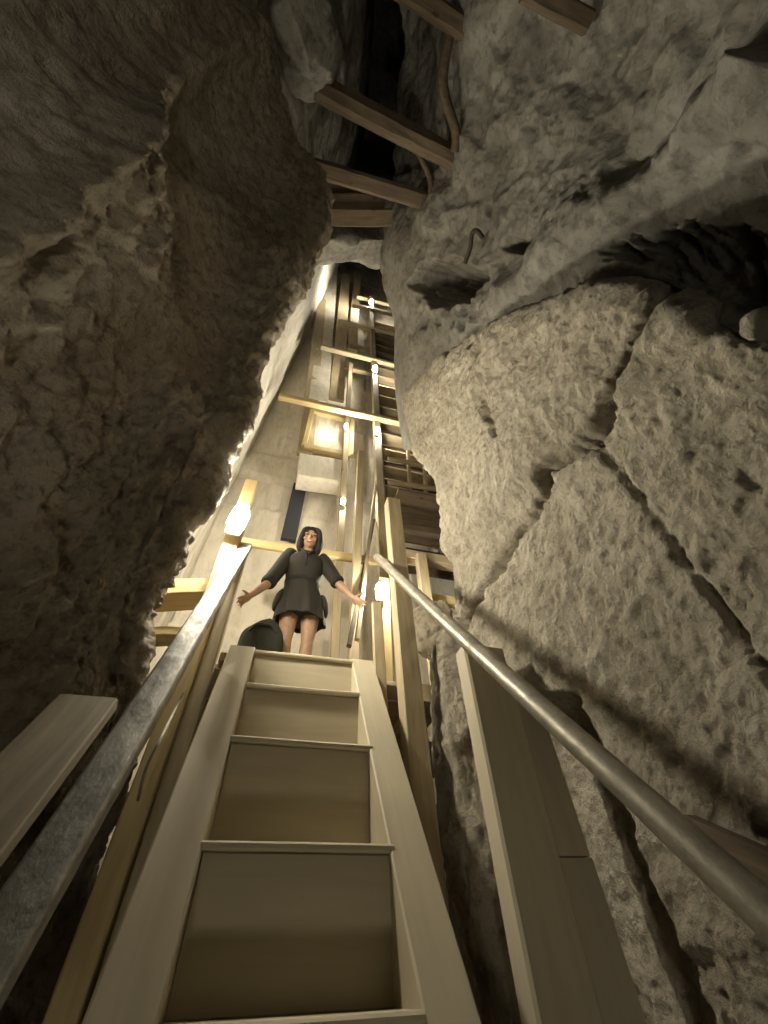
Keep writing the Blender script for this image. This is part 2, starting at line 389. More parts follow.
def upper_disp(P, u, v):
    Q = proj_px(P)
    d = 0.16*fbm(P*0.55+5, 3) + 0.10*ridge(P*1.3+2, 3) + 0.05*fbm(P*3.5, 3) + 0.03*ridge(P*7, 3)
    c1, c2, cid = cells(P*np.array((1.5, 1.5, 1.0))*1.2 + 0.5*np.stack([perlin(P*2), perlin(P*2+5), perlin(P*2+9)], 1))
    d = d + 0.10*(cid-0.5)*np.clip((c2-c1)*5, 0, 1)
    pl = np.exp(-(((Q[:, 0]-400)/22)**2))*np.clip((Q[:, 1]-215)/30, 0, 1)
    d = d*(1-0.85*pl)
    # hollows shaped to go dark where shadow falls under the grey face
    for (cx, cy, rx, ry, dp) in ((450, 282, 34, 22, 0.85), (520, 245, 15, 8, 0.35), (705, 280, 95, 50, 0.42)):
        e = ((Q[:, 0]-cx)/rx)**2 + ((Q[:, 1]-cy)/ry)**2 + 0.8*perlin(np.c_[Q/16, 0*Q[:, 0]+rx]) + 0.5*perlin(np.c_[Q/7, 0*Q[:, 0]+rx])
        d = d - dp*np.clip(1.3-e, 0, 0.8)**1.3*1.3
    ho = np.exp(-(((Q[:, 0]-448)/34)**2 + ((Q[:, 1]-325)/34)**2))
    d = d - ho*0.8*np.clip(0.42-cells(P*3.6+7 + 0.4*np.stack([perlin(P*5), perlin(P*5+5), perlin(P*5+9)], 1))[0], 0, 1)
    # broken diagonal ridge running down from the right
    rd = segdist(Q + 8*np.stack([perlin(np.c_[Q/20, 0*Q[:, 0]+2]), perlin(np.c_[Q/20, 0*Q[:, 0]+6])], 1), [(780, 65), (700, 135), (640, 195), (585, 240), (530, 285), (470, 335)])
    d = d + 0.16*np.exp(-(rd/18)**2)
    rr = segdist(Q, [(560, 120), (580, 190), (560, 235)])
    d = d + np.exp(-(rr/40)**2)*0.10*(ridge(P*4.5, 3))
    return d
rock_sheet('wall_right_upper', UR, 320, 330, upper_disp, LIME_GREY)

# ---- ceiling : corbelled roof with its open black slot, ending in a ragged lip
CE = rows(
 (-170, [(250, 5.5), (320, 6.6), (352, 7.6), (366, 8.6), (378, 15.0), (428, 15.5), (438, 9.2), (452, 8.0), (490, 7.4)]),
 (-40, [(250, 5.6), (315, 6.7), (348, 7.6), (364, 8.6), (376, 15.0), (424, 15.5), (436, 9.2), (450, 8.0), (490, 7.4)]),
 (60, [(250, 5.8), (310, 6.8), (342, 7.7), (360, 8.6), (370, 14.0), (416, 14.5), (432, 9.4), (448, 8.2), (480, 7.4)]),
 (140, [(255, 6.0), (305, 6.9), (338, 7.7), (352, 8.6), (362, 13.0), (406, 13.5), (424, 9.4), (440, 8.2), (475, 7.4)]),
 (185, [(258, 6.0), (300, 6.9), (330, 7.7), (340, 8.4), (352, 10.0), (392, 10.2), (412, 9.2), (432, 8.2), (465, 7.4)]),
 (203, [(260, 6.2), (300, 6.9), (322, 7.6), (334, 8.0), (350, 8.3), (384, 8.3), (402, 8.3), (420, 8.0), (450, 7.4)]),
 (220, [(258, 6.2), (296, 6.9), (322, 7.4), (336, 7.6), (354, 7.9), (380, 8.0), (398, 8.0), (415, 7.8), (450, 7.3)]),
 (240, [(254, 6.2), (290, 6.8), (320, 7.0), (338, 7.2), (358, 7.5), (381, 7.7), (396, 7.8), (412, 7.7), (450, 7.3)]))
G = np.array([[tuple(p) for p in r] for r in CE])
lip = G[-1] + np.array((0.0, 0.35, 0.35)); lip2 = G[-1] + np.array((0.0, 0.6, 3.0))
G = np.concatenate([G, lip[None], lip2[None]])
def ceil_disp(P, u, v):
    Q = proj_px(P)
    d = 0.14*fbm(P*0.8+2, 3) + 0.06*ridge(P*np.array((3.2, 0.9, 1.2)), 3) + 0.02*fbm(P*6, 2)
    d = d + 0.22*np.clip((v-6.0), 0, 1)*(perlin(P*1.7+4))
    return d
rock_sheet('ceiling', G, 260, 220, ceil_disp, LIME_GREY, interp=lin)

# ---- wall_back, far left wall and the rubble floor
def plane_pts(f, us, vs): return [[V(f(a, b)) for a in us] for b in vs]
def back_disp(P, u, v):
    d = 0.03*fbm(P*1.0+8, 3) + 0.012*fbm(P*5, 3) + 0.02*ridge(P*2.2, 2)
    # courses of dressed blocks
    zz = P[:, 2]; k = np.floor(zz/0.78); off = (k % 2)*0.55
    fx = np.abs(((P[:, 0]+off)/1.25) % 1 - 0.5)*1.25; fz = np.abs((zz/0.78) % 1 - 0.5)*0.78
    jx = np.minimum(0.625-fx, 9); jz = 0.39-fz
    d = d - 0.035*np.exp(-(np.minimum(jx, jz)/0.022)**2)
    h = _perm[(k.astype(int)*7 + np.floor((P[:, 0]+off)/1.25).astype(int)*13) & 255]/255.0
    return d + 0.07*(h-0.5)
rock_sheet('wall_back', plane_pts(lambda a, b: (a, 4.95+0.0*b, b), np.linspace(-1.9, 4.2, 5), np.linspace(-2.6, 36, 11)), 560, 150, back_disp, LIME_BACK)
def farleft_disp(P, u, v):
    q = P*np.array((1, 1.0, 0.22))
    return 0.10*fbm(q*0.9+2, 3) + 0.05*ridge(q*2.2, 3) + 0.02*fbm(q*9, 3)
rock_sheet('wall_left_far', plane_pts(lambda a, b: (-1.32 + 0.055*max(b-1, 0) - 0.02*a, a, b), (1.2, 2.4, 3.4, 4.3, 4.95), np.linspace(-2.6, 34, 11)), 480, 140, farleft_disp, LIME_BACK)
def fl_disp(P, u, v): return 0.12*fbm(P*1.2, 3)
rock_sheet('floor', plane_pts(lambda a, b: (a, b, -2.35), np.linspace(-2.2, 2.6, 4), np.linspace(-2.2, 5.2, 4)), 90, 60, fl_disp, LIME_BROWN)

# ---- loose boulders and hanging block
def boulder(name, c, r, rot, label, cat, mat, sub=5, amp=0.18, seed=0, squash=None, group=None):
    bm = bmesh.new(); bmesh.ops.create_icosphere(bm, subdivisions=sub, radius=1)
    P = np.array([tuple(v.co) for v in bm.verts])
    # flatten into facets, then roughen
    rg = np.random.RandomState(seed+3); k = np.ones(len(P))*9
    for _ in range(14):
        n = rg.normal(size=3); n /= np.linalg.norm(n); h = rg.uniform(0.72, 0.95)
        dn = P@n; k = np.where(dn > 1e-3, np.minimum(k, h/np.maximum(dn, 1e-3)), k)
    k = np.minimum(k, 1.15); Q = P*k[:, None]
    W = Q*np.array(r)
    dsp = amp*(0.5*fbm(W*3+seed, 3) + 0.35*ridge(W*7+seed, 3) + 0.15*fbm(W*24+seed, 2))
    W = W + P*dsp[:, None]
    for v, p in zip(bm.verts, W): v.co = p
    o = bm_obj(name, bm, mat, None, True); o.location = c; o.rotation_euler = rot
    if label: tag(o, label, cat, group)
    return o

# ------------------------------------------------------------------ staircase
A0 = V((0.22, 2.51, 1.445)); SD = V((0, 0.545, 0.838)).normalized()
SN = V((0, -0.838, 0.545)).normalized()             # out of the stair face
root = empty('staircase', (0.22, 2.0, 0.0), 'steep pale wooden staircase with solid risers climbing to the landing', 'staircase')
def stair_pt(x, s, out=0.0): p = A0 - SD*s + SN*out; p.x = x; return p
for x0, wd in ((-0.172, 0.155), (0.607, 0.15)):
    beam('stringer', stair_pt(x0, 3.0, -0.13), stair_pt(x0, -0.03, -0.13), wd, 0.26, WOOD_SMOOTH, root, up=SN, bev=0.006, wob=0.003)
STEP = [0.0, 0.375, 0.805, 1.314, 1.765, 2.2, 2.62]
for i, s in enumerate(STEP):
    nose = stair_pt(0.22, s)
    if i+1 < len(STEP):
        low = stair_pt(0.22, STEP[i+1])
        wd = 0.624
        # riser board: just behind the nosing, leaning slightly, down to the tread below
        yb = nose.y + 0.018
        b = box_mesh(wd, 0.024, nose.z - low.z - 0.028, 0.004, 6, 0.001)
        o = bm_obj('riser', b, WOOD_SMOOTH); wmat(o, axes(V((0.22-wd/2, yb, (nose.z-0.028+low.z)/2)), V((0.22+wd/2, yb, (nose.z-0.028+low.z)/2))), root)
        # tread: thin board with its lip
        depth = 0.30
        b = box_mesh(wd+(0.025 if i in (2, 3) else 0.0), depth, 0.026, 0.007, 6, 0.002)
        o = bm_obj('tread', b, WOOD_SMOOTH); tw = (wd+(0.025 if i in (2, 3) else 0.0))/2
        wmat(o, axes(V((0.22-tw, nose.y+depth/2-0.012, nose.z-0.013)), V((0.22+tw, nose.y+depth/2-0.012, nose.z-0.013))), root)

# ------------------------------------------------------------------ landing
lz = 1.445
land = empty('landing', (0.4, 3.3, lz-0.06), 'wooden landing deck at the top of the stair where the woman stands', 'platform')
for k in range(8):
    y0 = 2.83 + k*0.225
    beam('deck_board', (-0.62, y0, lz-0.02), (2.5 if k > 3 else 1.35, y0, lz-0.02), 0.215, 0.035, WOOD_SMOOTH, land, wob=0.002)
for x in (-0.5, 0.22, 1.1): beam('joist', (x, 2.65, lz-0.1), (x, 4.55, lz-0.1), 0.09, 0.12, WOOD, land)
beam('edge_beam', (-0.30, 2.62, lz-0.03), (0.72, 2.62, lz-0.03), 0.10, 0.06, WOOD, land)

# ------------------------------------------------------------------ handrails
def rail_profile(L, prof, n=60, wobble=0.0, dents=0.0, seed=1):
    rg = random.Random(seed); bm = bmesh.new(); rings = []
    for i in range(n+1):
        x = L*i/n; oy = wobble*math.sin(x*2.1+seed); oz = wobble*math.sin(x*1.4+seed*2)
        rings.append([bm.verts.new((x, y+oy+rg.gauss(0, dents), z+oz+rg.gauss(0, dents))) for y, z in prof])
    m = len(prof)
    for a, c in zip(rings, rings[1:]):
        for j in range(m): bm.faces.new((a[j], a[(j+1) % m], c[(j+1) % m], c[j]))
    bm.faces.new(rings[0][::-1]); bm.faces.new(rings[-1]); bmesh.ops.recalc_face_normals(bm, faces=bm.faces)
    return bm
def round_rect(w, h, r, n=4):
    out = []
    for cx, cy, a0 in ((w/2-r, h/2-r, 0), (-w/2+r, h/2-r, 90), (-w/2+r, -h/2+r, 180), (w/2-r, -h/2+r, 270)):
        for k in range(n+1):
            a = math.radians(a0+90*k/n); out.append((cx+r*math.cos(a), cy+r*math.sin(a)))
    return out
pL1 = pt(246, 546, X=-0.31); pL0 = pt(137, 722, X=-0.315); pL0 = pL0 + (pL0-pL1)*0.75
bm = rail_profile((pL1-pL0).length, round_rect(0.088, 0.045, 0.010), 90, 0.002, 0.0006, 2)
o = bm_obj('handrail', bm, STEEL, None, True); o.matrix_local = axes(pL0, pL1, SN)
tag(o, 'flat scuffed grey metal handrail on the left of the stair, ending at the bright lamp', 'handrail')
pR1 = pt(377, 557, X=0.72); pR0 = pt(790, 938, X=0.79); pR0 = pR0 + (pR0-pR1)*0.15
circ = [(0.034*math.cos(2*math.pi*k/18), 0.032*math.sin(2*math.pi*k/18)) for k in range(18)]
bm = rail_profile((pR1-pR0).length, circ, 80, 0.003, 0.0003, 4)
o = bm_obj('handrail', bm, STEEL_R, None, True); o.matrix_local = axes(pR0, pR1, SN)
tag(o, 'round polished pipe handrail on the right of the stair, in front of the cracked rock', 'handrail')

# ------------------------------------------------------------------ posts beside the stair
UPY = V((0, -1, 0))
beam('wooden_post', (-0.43, 2.30, -0.9), (-0.395, 2.30, 2.78), 0.10, 0.12, WOOD_YEL, label='pale yellow post on the left carrying the brightest lamp', cat='post', up=UPY, wob=0.006)
beam('wooden_post', (-0.328, 2.34, -0.9), (-0.320, 2.34, 2.10), 0.085, 0.09, WOOD, label='timber post under the left handrail, right beside the lamp post', cat='post', up=UPY, wob=0.006)
beam('wooden_post', (0.83, 2.22, -0.6), (0.835, 2.34, 2.96), 0.12, 0.115, WOOD, label='knotty square timber post behind the top of the right handrail', cat='post', up=UPY, wob=0.008)
beam('board', (0.70, 2.42, 0.98), (0.705, 2.50, 1.92), 0.075, 0.04, WOOD, label='short narrow board upright between the stair head and the knotty post', cat='board', up=UPY)
beam('wooden_post', (1.005, 1.70, -1.5), (1.005, 1.70, 1.10), 0.215, 0.11, WOOD_SMOOTH, label='broad flat timber post standing under the right handrail', cat='post', up=UPY, wob=0.003, bev=0.01)
beam('plank', (1.205, 1.745, 0.305), (1.195, 1.755, 0.93), 0.185, 0.05, WOOD_SMOOTH, label='upper plank set against the rock just right of the broad flat post', cat='plank', up=UPY)
beam('plank', (1.22, 1.735, -1.5), (1.21, 1.745, 0.30), 0.185, 0.05, WOOD_SMOOTH, label='lower plank right of the broad flat post, butted under a shorter one', cat='plank', up=UPY)
# wide board lying beside the left rail
pa = pt(88, 702, X=-0.62); pb = pa - SD*1.5
beam('plank', pb, pa, 0.20, 0.05, WOOD_BROWN, label='wide sloping plank against the left wall, left of the grey handrail', cat='plank', up=SN)
beam('timber_beam', pt(148, 596, Y=2.45), pt(212, 594, Y=2.45), 0.20, 0.115, WOOD_YEL, label='stubby yellow beam from the left wall to the lamp post', cat='beam')
beam('timber_beam', pt(140, 637, Y=2.55), pt(190, 637, Y=2.55), 0.14, 0.06, WOOD_YEL, label='thin timber under the stubby yellow beam beside the left wall', cat='beam')
beam('timber_beam', pt(690, 838, X=1.13), pt(830, 905, X=1.16), 0.06, 0.10, WOOD_OLD, label='dark timber lying against the rock behind the right handrail, low right', cat='beam')

# ------------------------------------------------------------------ beams overhead
def px_beam(name, a, b, h, mat, label, group=None, Y=None, Z=None, w=None, X=None, cat='beam', wob=0.01, bev=0.015, taper=0.0, e0=0.0):
    p0, p1 = pt(*a, Y=Y, Z=Z, X=X), pt(*b, Y=Y, Z=Z, X=X)
    d = (p1-p0).normalized(); return beam(name, p0-d*e0, p1+d*e0, w or h, h, mat, label=label, cat=cat, group=group, wob=wob, bev=bev, taper=taper)
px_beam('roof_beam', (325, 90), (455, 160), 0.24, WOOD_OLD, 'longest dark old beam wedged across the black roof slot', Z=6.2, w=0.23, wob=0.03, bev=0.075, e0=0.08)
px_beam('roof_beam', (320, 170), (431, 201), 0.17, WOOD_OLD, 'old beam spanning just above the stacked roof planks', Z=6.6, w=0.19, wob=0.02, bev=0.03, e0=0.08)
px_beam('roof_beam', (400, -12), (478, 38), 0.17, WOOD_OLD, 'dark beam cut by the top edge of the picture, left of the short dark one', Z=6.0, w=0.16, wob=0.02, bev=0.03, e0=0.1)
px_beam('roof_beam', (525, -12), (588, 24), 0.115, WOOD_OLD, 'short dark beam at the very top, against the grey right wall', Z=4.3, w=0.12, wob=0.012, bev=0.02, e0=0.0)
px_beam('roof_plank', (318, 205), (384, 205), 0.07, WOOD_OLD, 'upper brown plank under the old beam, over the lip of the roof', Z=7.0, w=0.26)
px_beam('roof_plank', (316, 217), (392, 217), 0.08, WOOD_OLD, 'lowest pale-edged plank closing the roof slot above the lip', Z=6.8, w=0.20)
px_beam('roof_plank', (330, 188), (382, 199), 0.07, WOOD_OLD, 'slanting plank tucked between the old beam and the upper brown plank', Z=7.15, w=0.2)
def stick(name, pts, r, mat, label, cat):
    o = bm_obj(name, tube_bm(smooth_path(pts), r, 10), mat, None, True); return tag(o, label, cat)
stick('branch', [pt(450, 30, D=6.2), pt(443, 75, D=6.1), pt(446, 100, D=6.05), pt(456, 132, D=6.0), pt(455, 152, D=6.0)], 0.05, WOOD_OLD, 'bent branch propped on the right end of the longest roof beam', 'branch')
stick('branch', [pt(418, 152, D=6.6), pt(427, 170, D=6.55), pt(431, 184, D=6.5), pt(430, 196, D=6.5)], 0.035, WOOD_OLD, 'short curved stick on the right end of the second roof beam', 'branch')
stick('iron_hook', [pt(483, 238, D=4.9), pt(477, 231, D=4.9), pt(472, 234, D=4.95), pt(470, 248, D=5.0), pt(465, 263, D=5.05)], 0.022, IRON, 'bent dark iron hook sticking out of the grey right wall above the hollow', 'hook')

# ------------------------------------------------------------------ lamps
def lamp(p, mat, label, group, sc=1.0, tilt=0.0, face=V((0, -1, 0))):
    r = empty('wall_lamp', p, label, 'lamp', group)
    q = face.to_track_quat('Z', 'Y').to_matrix().to_4x4()
    def place(o, off=V((0, 0, 0))):
        o.parent = r; o.matrix_local = Matrix.Translation(off) @ Matrix.Rotation(tilt, 4, face)
    # oval back plate
    prof = [(0.030, -0.11), (0.050, -0.10), (0.054, 0.0), (0.050, 0.10), (0.030, 0.11)]
    bm = lathe_bm([(a*sc, b*sc) for a, b in prof], 18)
    for v in bm.verts: v.co.y = v.co.y*0.3
    place(bm_obj('back_plate', bm, PLASTIC, None, True), -face*0.018*sc)
    prof = [(0.012, -0.098), (0.032, -0.090), (0.044, -0.072), (0.047, -0.03), (0.047, 0.03), (0.044, 0.072), (0.032, 0.090), (0.012, 0.098)]
    bm = lathe_bm([(a*sc, b*sc) for a, b in prof], 14)
    g = bm_obj('glass_cover', bm, mat, None, True); place(g, face*0.035*sc); g['label'] = 'glowing frosted glass cover'
    bm = lathe_bm([(0.016*sc, 0.10*sc), (0.020*sc, 0.105*sc), (0.020*sc, 0.135*sc), (0.012*sc, 0.14*sc)], 12)
    place(bm_obj('cable_gland', bm, IRON, None, True), face*0.02*sc)
    return r
LG = 'bulkhead lamps up the passage'
lamp(pt(238, 521, Y=2.15), GLOW_BIG, 'brightest bulkhead lamp, on the yellow post at the top of the left handrail', LG, 1.12, math.radians(-8))
lamp(pt(380, 592, Y=3.55), GLOW, 'glowing lamp under the upper end of the right handrail', LG, 0.95)
lamp(pt(377, 432, Y=4.08), GLOW, 'glowing lamp on the tall post just below the long pale crossbeam', LG, 0.9)
lamp(pt(375, 370, Y=4.08), GLOW, 'glowing lamp on the tall post above the long pale crossbeam', LG, 1.1)
lamp(pt(371, 303, Y=4.08), GLOW_TOP, 'highest of the glowing lamps, at the top of the shaft', LG, 1.25)
lamp(pt(346, 427, Y=4.28), GLOW, 'small glowing lamp beside the framed stone panel, left of the tall post', LG, 0.62)
lamp(pt(343, 502, Y=4.28), GLOW, 'small glowing lamp on the slim post behind the woman, right of her head', LG, 0.62)
lamp(V((-1.08, 2.78, 3.55)), GLOW, 'added fill lamp on the far left wall, hidden behind the near left rock', LG, 0.95, 0, V((1, 0.1, 0)).normalized())  # unseen lamp added to brighten the back wall and shaft
SIDF = V((-0.95, -0.45, 0.32)).normalized()
side_fill = lamp(V((-0.15, -0.75, -1.35)), GLOW_SIDE_FILL, 'small shielded fill lamp added unseen behind the viewer to brighten the left wall', LG, 0.8, 0, SIDF)  # fill lamp added out of view to light the left wall
LOWF = V((0.75, 0.62, 0.15)).normalized()
low = lamp(V((-0.42, -1.35, -2.00)), GLOW_LOW, 'bulkhead lamp with an added light shield, at the foot of the stair behind the viewer', LG, 1.0, 0, LOWF)
def light_shield(lp, face):
    bm = bmesh.new(); hr_ = []
    for i in range(15):                                  # open half-shell added behind the glass to keep light off one side
        a = math.radians(180*i/14 - 90)
        hr_.append([bm.verts.new(V((-0.085*math.cos(a)+0.075, 0, 0)) + V((0, 0.085*math.sin(a), 0)) + V((0, 0, z))) for z in (-0.16, 0.16)])
    for a, b in zip(hr_, hr_[1:]): bm.faces.new((a[0], b[0], b[1], a[1]))
    for k in (0, 1): bm.faces.new([q[k] for q in hr_])
    o = bm_obj('light_shield', bm, IRON, lp)
    o.matrix_local = axes(V((0, 0, 0)), face)
    o.modifiers.new('thick', 'SOLIDIFY').thickness = 0.003
light_shield(low, LOWF); light_shield(side_fill, SIDF)

# ------------------------------------------------------------------ timber tower behind the landing
TG = 'crossbeams of the timber tower'
beam('tall_post', (1.29, 4.2, lz), (1.28, 4.2, 17.6), 0.13, 0.13, WOOD, label='tall bright post of the timber tower carrying three lamps one above another', cat='post', up=UPY, wob=0.01)
beam('tall_post', (0.72, 4.42, lz), (0.70, 4.42, 11.2), 0.10, 0.10, WOOD, label='slim tower post behind the woman carrying the two small lamps', cat='post', up=UPY, wob=0.01)
p = pt(352, 640, Y=3.75); beam('tall_post', (p.x, p.y, lz), (p.x+0.07, p.y, 5.9), 0.10, 0.10, WOOD, label='pale upright standing on the landing right of the woman', cat='post', up=UPY, wob=0.006)
p = pt(384, 640, Y=3.7); beam('wooden_post', (p.x, p.y, lz), (p.x+0.02, p.y, 3.2), 0.12, 0.10, WOOD_YEL, label='bright post under the right handrail end, beside the low lamp', cat='post', up=UPY, wob=0.004)
px_beam('crossbeam', (279, 396), (450, 434), 0.14, WOOD_YEL, 'long pale crossbeam spanning the shaft below the middle lamp', TG, Y=4.1, w=0.12)
px_beam('crossbeam', (321, 347), (410, 369), 0.15, WOOD, 'pale crossbeam beside the middle lamp, above the longest one', TG, Y=4.15, w=0.12)
px_beam('crossbeam', (339, 321), (404, 336), 0.15, WOOD, 'short crossbeam high up, under the two highest ones', TG, Y=4.15, w=0.12)
px_beam('crossbeam', (352, 305), (402, 317), 0.15, WOOD, 'crossbeam just below the highest lamp', TG, Y=4.15, w=0.12)
px_beam('crossbeam', (357, 297), (398, 307), 0.14, WOOD, 'topmost crossbeam level with the highest lamp', TG, Y=4.3, w=0.12)
px_beam('crossbeam', (236, 541), (405, 566), 0.12, WOOD_YEL, 'yellow horizontal bar behind the woman at head height', TG, Y=3.85, w=0.07)
px_beam('crossbeam', (344, 368), (372, 374), 0.10, WOOD, 'tiny bar left of the tall post, beside the middle lamp', TG, Y=4.5, w=0.10)
px_beam('crossbeam', (350, 345), (372, 350), 0.10, WOOD, 'tiny bar left of the tall post, halfway between the two upper lamps', TG, Y=4.5, w=0.10)
# two thin raking poles
beam('pole', pt(349, 646, Y=3.4), pt(374, 520, Y=4.25), 0.045, 0.045, WOOD_OLD, label='thin dark raking pole rising from the landing towards the tall post', cat='pole', up=UPY)
beam('pole', pt(357, 640, Y=3.5), pt(378, 468, Y=4.3), 0.045, 0.045, WOOD, label='pale raking pole beside the dark one, leaning on the tall post', cat='pole', up=UPY)
# framed stone panel and boards up the back-left corner
fr = empty('framed_panel', pt(326, 452, Y=4.78), 'timber-framed stone panel behind the small upper lamp', 'panel')
a, b, c, d = pt(312, 411, Y=4.5), pt(352, 421, Y=4.5), pt(350, 456, Y=4.5), pt(304, 447, Y=4.5)
m = (a+b+c+d)/4
beam('stone_slab', V((a.x+0.05, 4.60, m.z)), V((b.x-0.02, 4.60, m.z)), 0.10, (a.z-c.z)*0.95, LIME_BACK, fr, bev=0.02)
for q0, q1 in ((a, b), (d, c)): beam('rail', q0, q1, 0.10, 0.13, WOOD_YEL, fr)
for q0, q1 in ((d, a), (c, b)): beam('stile', q0, q1, 0.10, 0.10, WOOD_YEL, fr, up=UPY)
PG = 'upright planks in the back corner'
for px0, py0, px1, py1, wd, lb in ((322, 300, 305, 455, 0.30, 'leftmost upright plank in the far corner of the shaft'), (333, 268, 318, 402, 0.45, 'wide pale upright plank in the far corner, second from the left'),
                                    (346, 275, 336, 400, 0.36, 'upright plank in the far corner, third from the left'), (358, 275, 352, 350, 0.30, 'rightmost upright plank in the far corner, below the lip')):
    p0, p1 = pt(px1, py1, Y=4.55), pt(px0, py0, Y=4.55)
    beam('upright_plank', p0, p1, wd, 0.09, LIME_BACK if wd > 0.4 else WOOD, label=lb, cat='plank', group=PG, up=UPY, wob=0.01)
# set-forward blocks at the foot of the back wall
def block(name, p0, p1, h, dp, label, mat=LIME_BACK):
    o = beam(name, p0, p1, dp, h, mat, bev=0.03, wob=0.012); tag(o, label, 'stone block'); return o
p0 = pt(296, 478, Y=4.6); p1 = pt(346, 486, Y=4.6)
block('stone_block', V((p0.x, 4.62, p0.z+0.25)), V((p1.x, 4.62, p1.z+0.25)), 0.72, 0.34, 'pale dressed block jutting below the framed stone panel')
# dark upright slot behind the woman: the shade of a void painted as a dark slab
GAP_SHADE = plain('gap shade', (0.035, 0.038, 0.045), 0.95)
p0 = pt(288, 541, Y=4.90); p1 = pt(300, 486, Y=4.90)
beam('board', p0, p1, 0.24, 0.10, GAP_SHADE, label='dark upright slab painted as the shaded gap behind the woman, left of her head', cat='slab', up=UPY)

# ------------------------------------------------------------------ upper staircase, its landing box and guard rail on the right
us = empty('upper_staircase', (1.95, 4.3, 5.6), 'dark upper wooden staircase seen from beneath, right of the tall post', 'staircase')
x0, x1 = 1.40, 2.75; zs = pt(398, 500, Y=4.0).z + 0.04
for xs in (x0, x1): beam('stringer', (xs, 4.40, zs), (xs, 4.62, 16.6), 0.07, 0.24, WOOD, us, up=UPY)
for k in range(17):
    z = 5.9 + k*0.62; y = 4.42 + (z-5.6)*0.02
    beam('tread', (x0, y, z), (x1, y, z), 0.26, 0.05, WOOD, us)
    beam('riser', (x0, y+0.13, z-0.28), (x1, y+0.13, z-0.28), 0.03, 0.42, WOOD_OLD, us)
lb = empty('landing_box', (1.95, 4.1, 3.9), 'boxed underside of the upper landing between the knotty post and the rock', 'platform')
q = [pt(398, 500, Y=4.0), pt(452, 507, Y=4.0), pt(398, 558, Y=4.0), pt(452, 566, Y=4.0)]
zt, zb, xa, xb = q[0].z, q[2].z, q[0].x-0.05, q[1].x+0.35
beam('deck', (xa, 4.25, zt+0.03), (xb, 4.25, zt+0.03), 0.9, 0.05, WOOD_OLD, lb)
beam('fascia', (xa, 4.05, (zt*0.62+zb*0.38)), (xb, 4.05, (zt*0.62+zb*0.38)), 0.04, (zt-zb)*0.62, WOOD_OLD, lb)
beam('upper_bearer', (xa, 3.98, zt*0.48+zb*0.52), (xb, 3.98, zt*0.48+zb*0.52), 0.10, 0.13, WOOD_OLD, lb)  # darker timber colour paints in the unlit underside
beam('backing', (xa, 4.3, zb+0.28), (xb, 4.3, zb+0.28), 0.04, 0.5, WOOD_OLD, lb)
beam('lower_bearer', (xa, 3.98, zb+0.03), (xb, 3.98, zb+0.03), 0.16, 0.15, WOOD, lb)
gr = empty('guard_rail', pt(420, 495, Y=4.2), 'small timber guard rail above the boxed landing, against lit stone', 'railing')
for y in (463, 486): beam('rail', pt(388, y-4, Y=4.1), pt(455, y+6, Y=4.1), 0.06, 0.08, WOOD, gr)
for x in (408, 424): beam('baluster', pt(x+2, 508, Y=4.15), pt(x, 448, Y=4.15), 0.06, 0.06, WOOD, gr, up=UPY)
p = pt(428, 612, Y=3.9); beam('wooden_post', (p.x, p.y, lz), (p.x, p.y, zb), 0.13, 0.12, WOOD, label='post holding up the boxed landing, seen between the handrail and the rock', cat='post', up=UPY)
p = pt(444, 606, Y=4.1); beam('crossbeam', (p.x-0.35, 4.0, p.z), (p.x+0.6, 4.0, p.z), 0.10, 0.12, WOOD_YEL, label='short yellow bar under the boxed landing beside the rock', cat='beam', group=TG)

# ------------------------------------------------------------------ rocks near the stair, hanging corbel
o = boulder('limestone_boulder', V((1.20, 2.30, 0.42)), (0.25, 0.30, 1.12), (0.0, 0.04, 0.2), 'tall rough boulder between the knotty post and the broad flat post', 'rock', LIME, 6, 0.16, 5)
boulder('limestone_boulder', pt(434, 625, Y=3.0)+V((0.06, 0.05, 0)), (0.22, 0.2, 0.24), (0.2, 0.3, 0.4), 'small pale boulder under the right handrail near its top', 'rock', LIME, 5, 0.14, 9)
boulder('rock_knob', pt(764, 330, X=1.25), (0.045, 0.05, 0.055), (0.2, 0.3, 0.4), 'small round rock knob on the right wall at the picture edge', 'rock', LIME, 4, 0.05, 2)
p = pt(302, 24, D=5.4)
bm = bmesh.new()
o = struct(boulder('corbel_block', p + V((-0.02, 0.05, 1.2)), (0.36, 0.34, 1.25), (0, 0, 0.5), None, None, LIME_GREY, 5, 0.10, 21))

# cable hanging by the left post
stick('electric_cable', [pt(184, 692, X=-0.36), pt(176, 708, X=-0.37), pt(160, 740, X=-0.36), pt(146, 768, X=-0.38), pt(138, 800, X=-0.40)], 0.006, CABLE, 'thin pale cable dangling between the left handrail and its posts', 'cable')

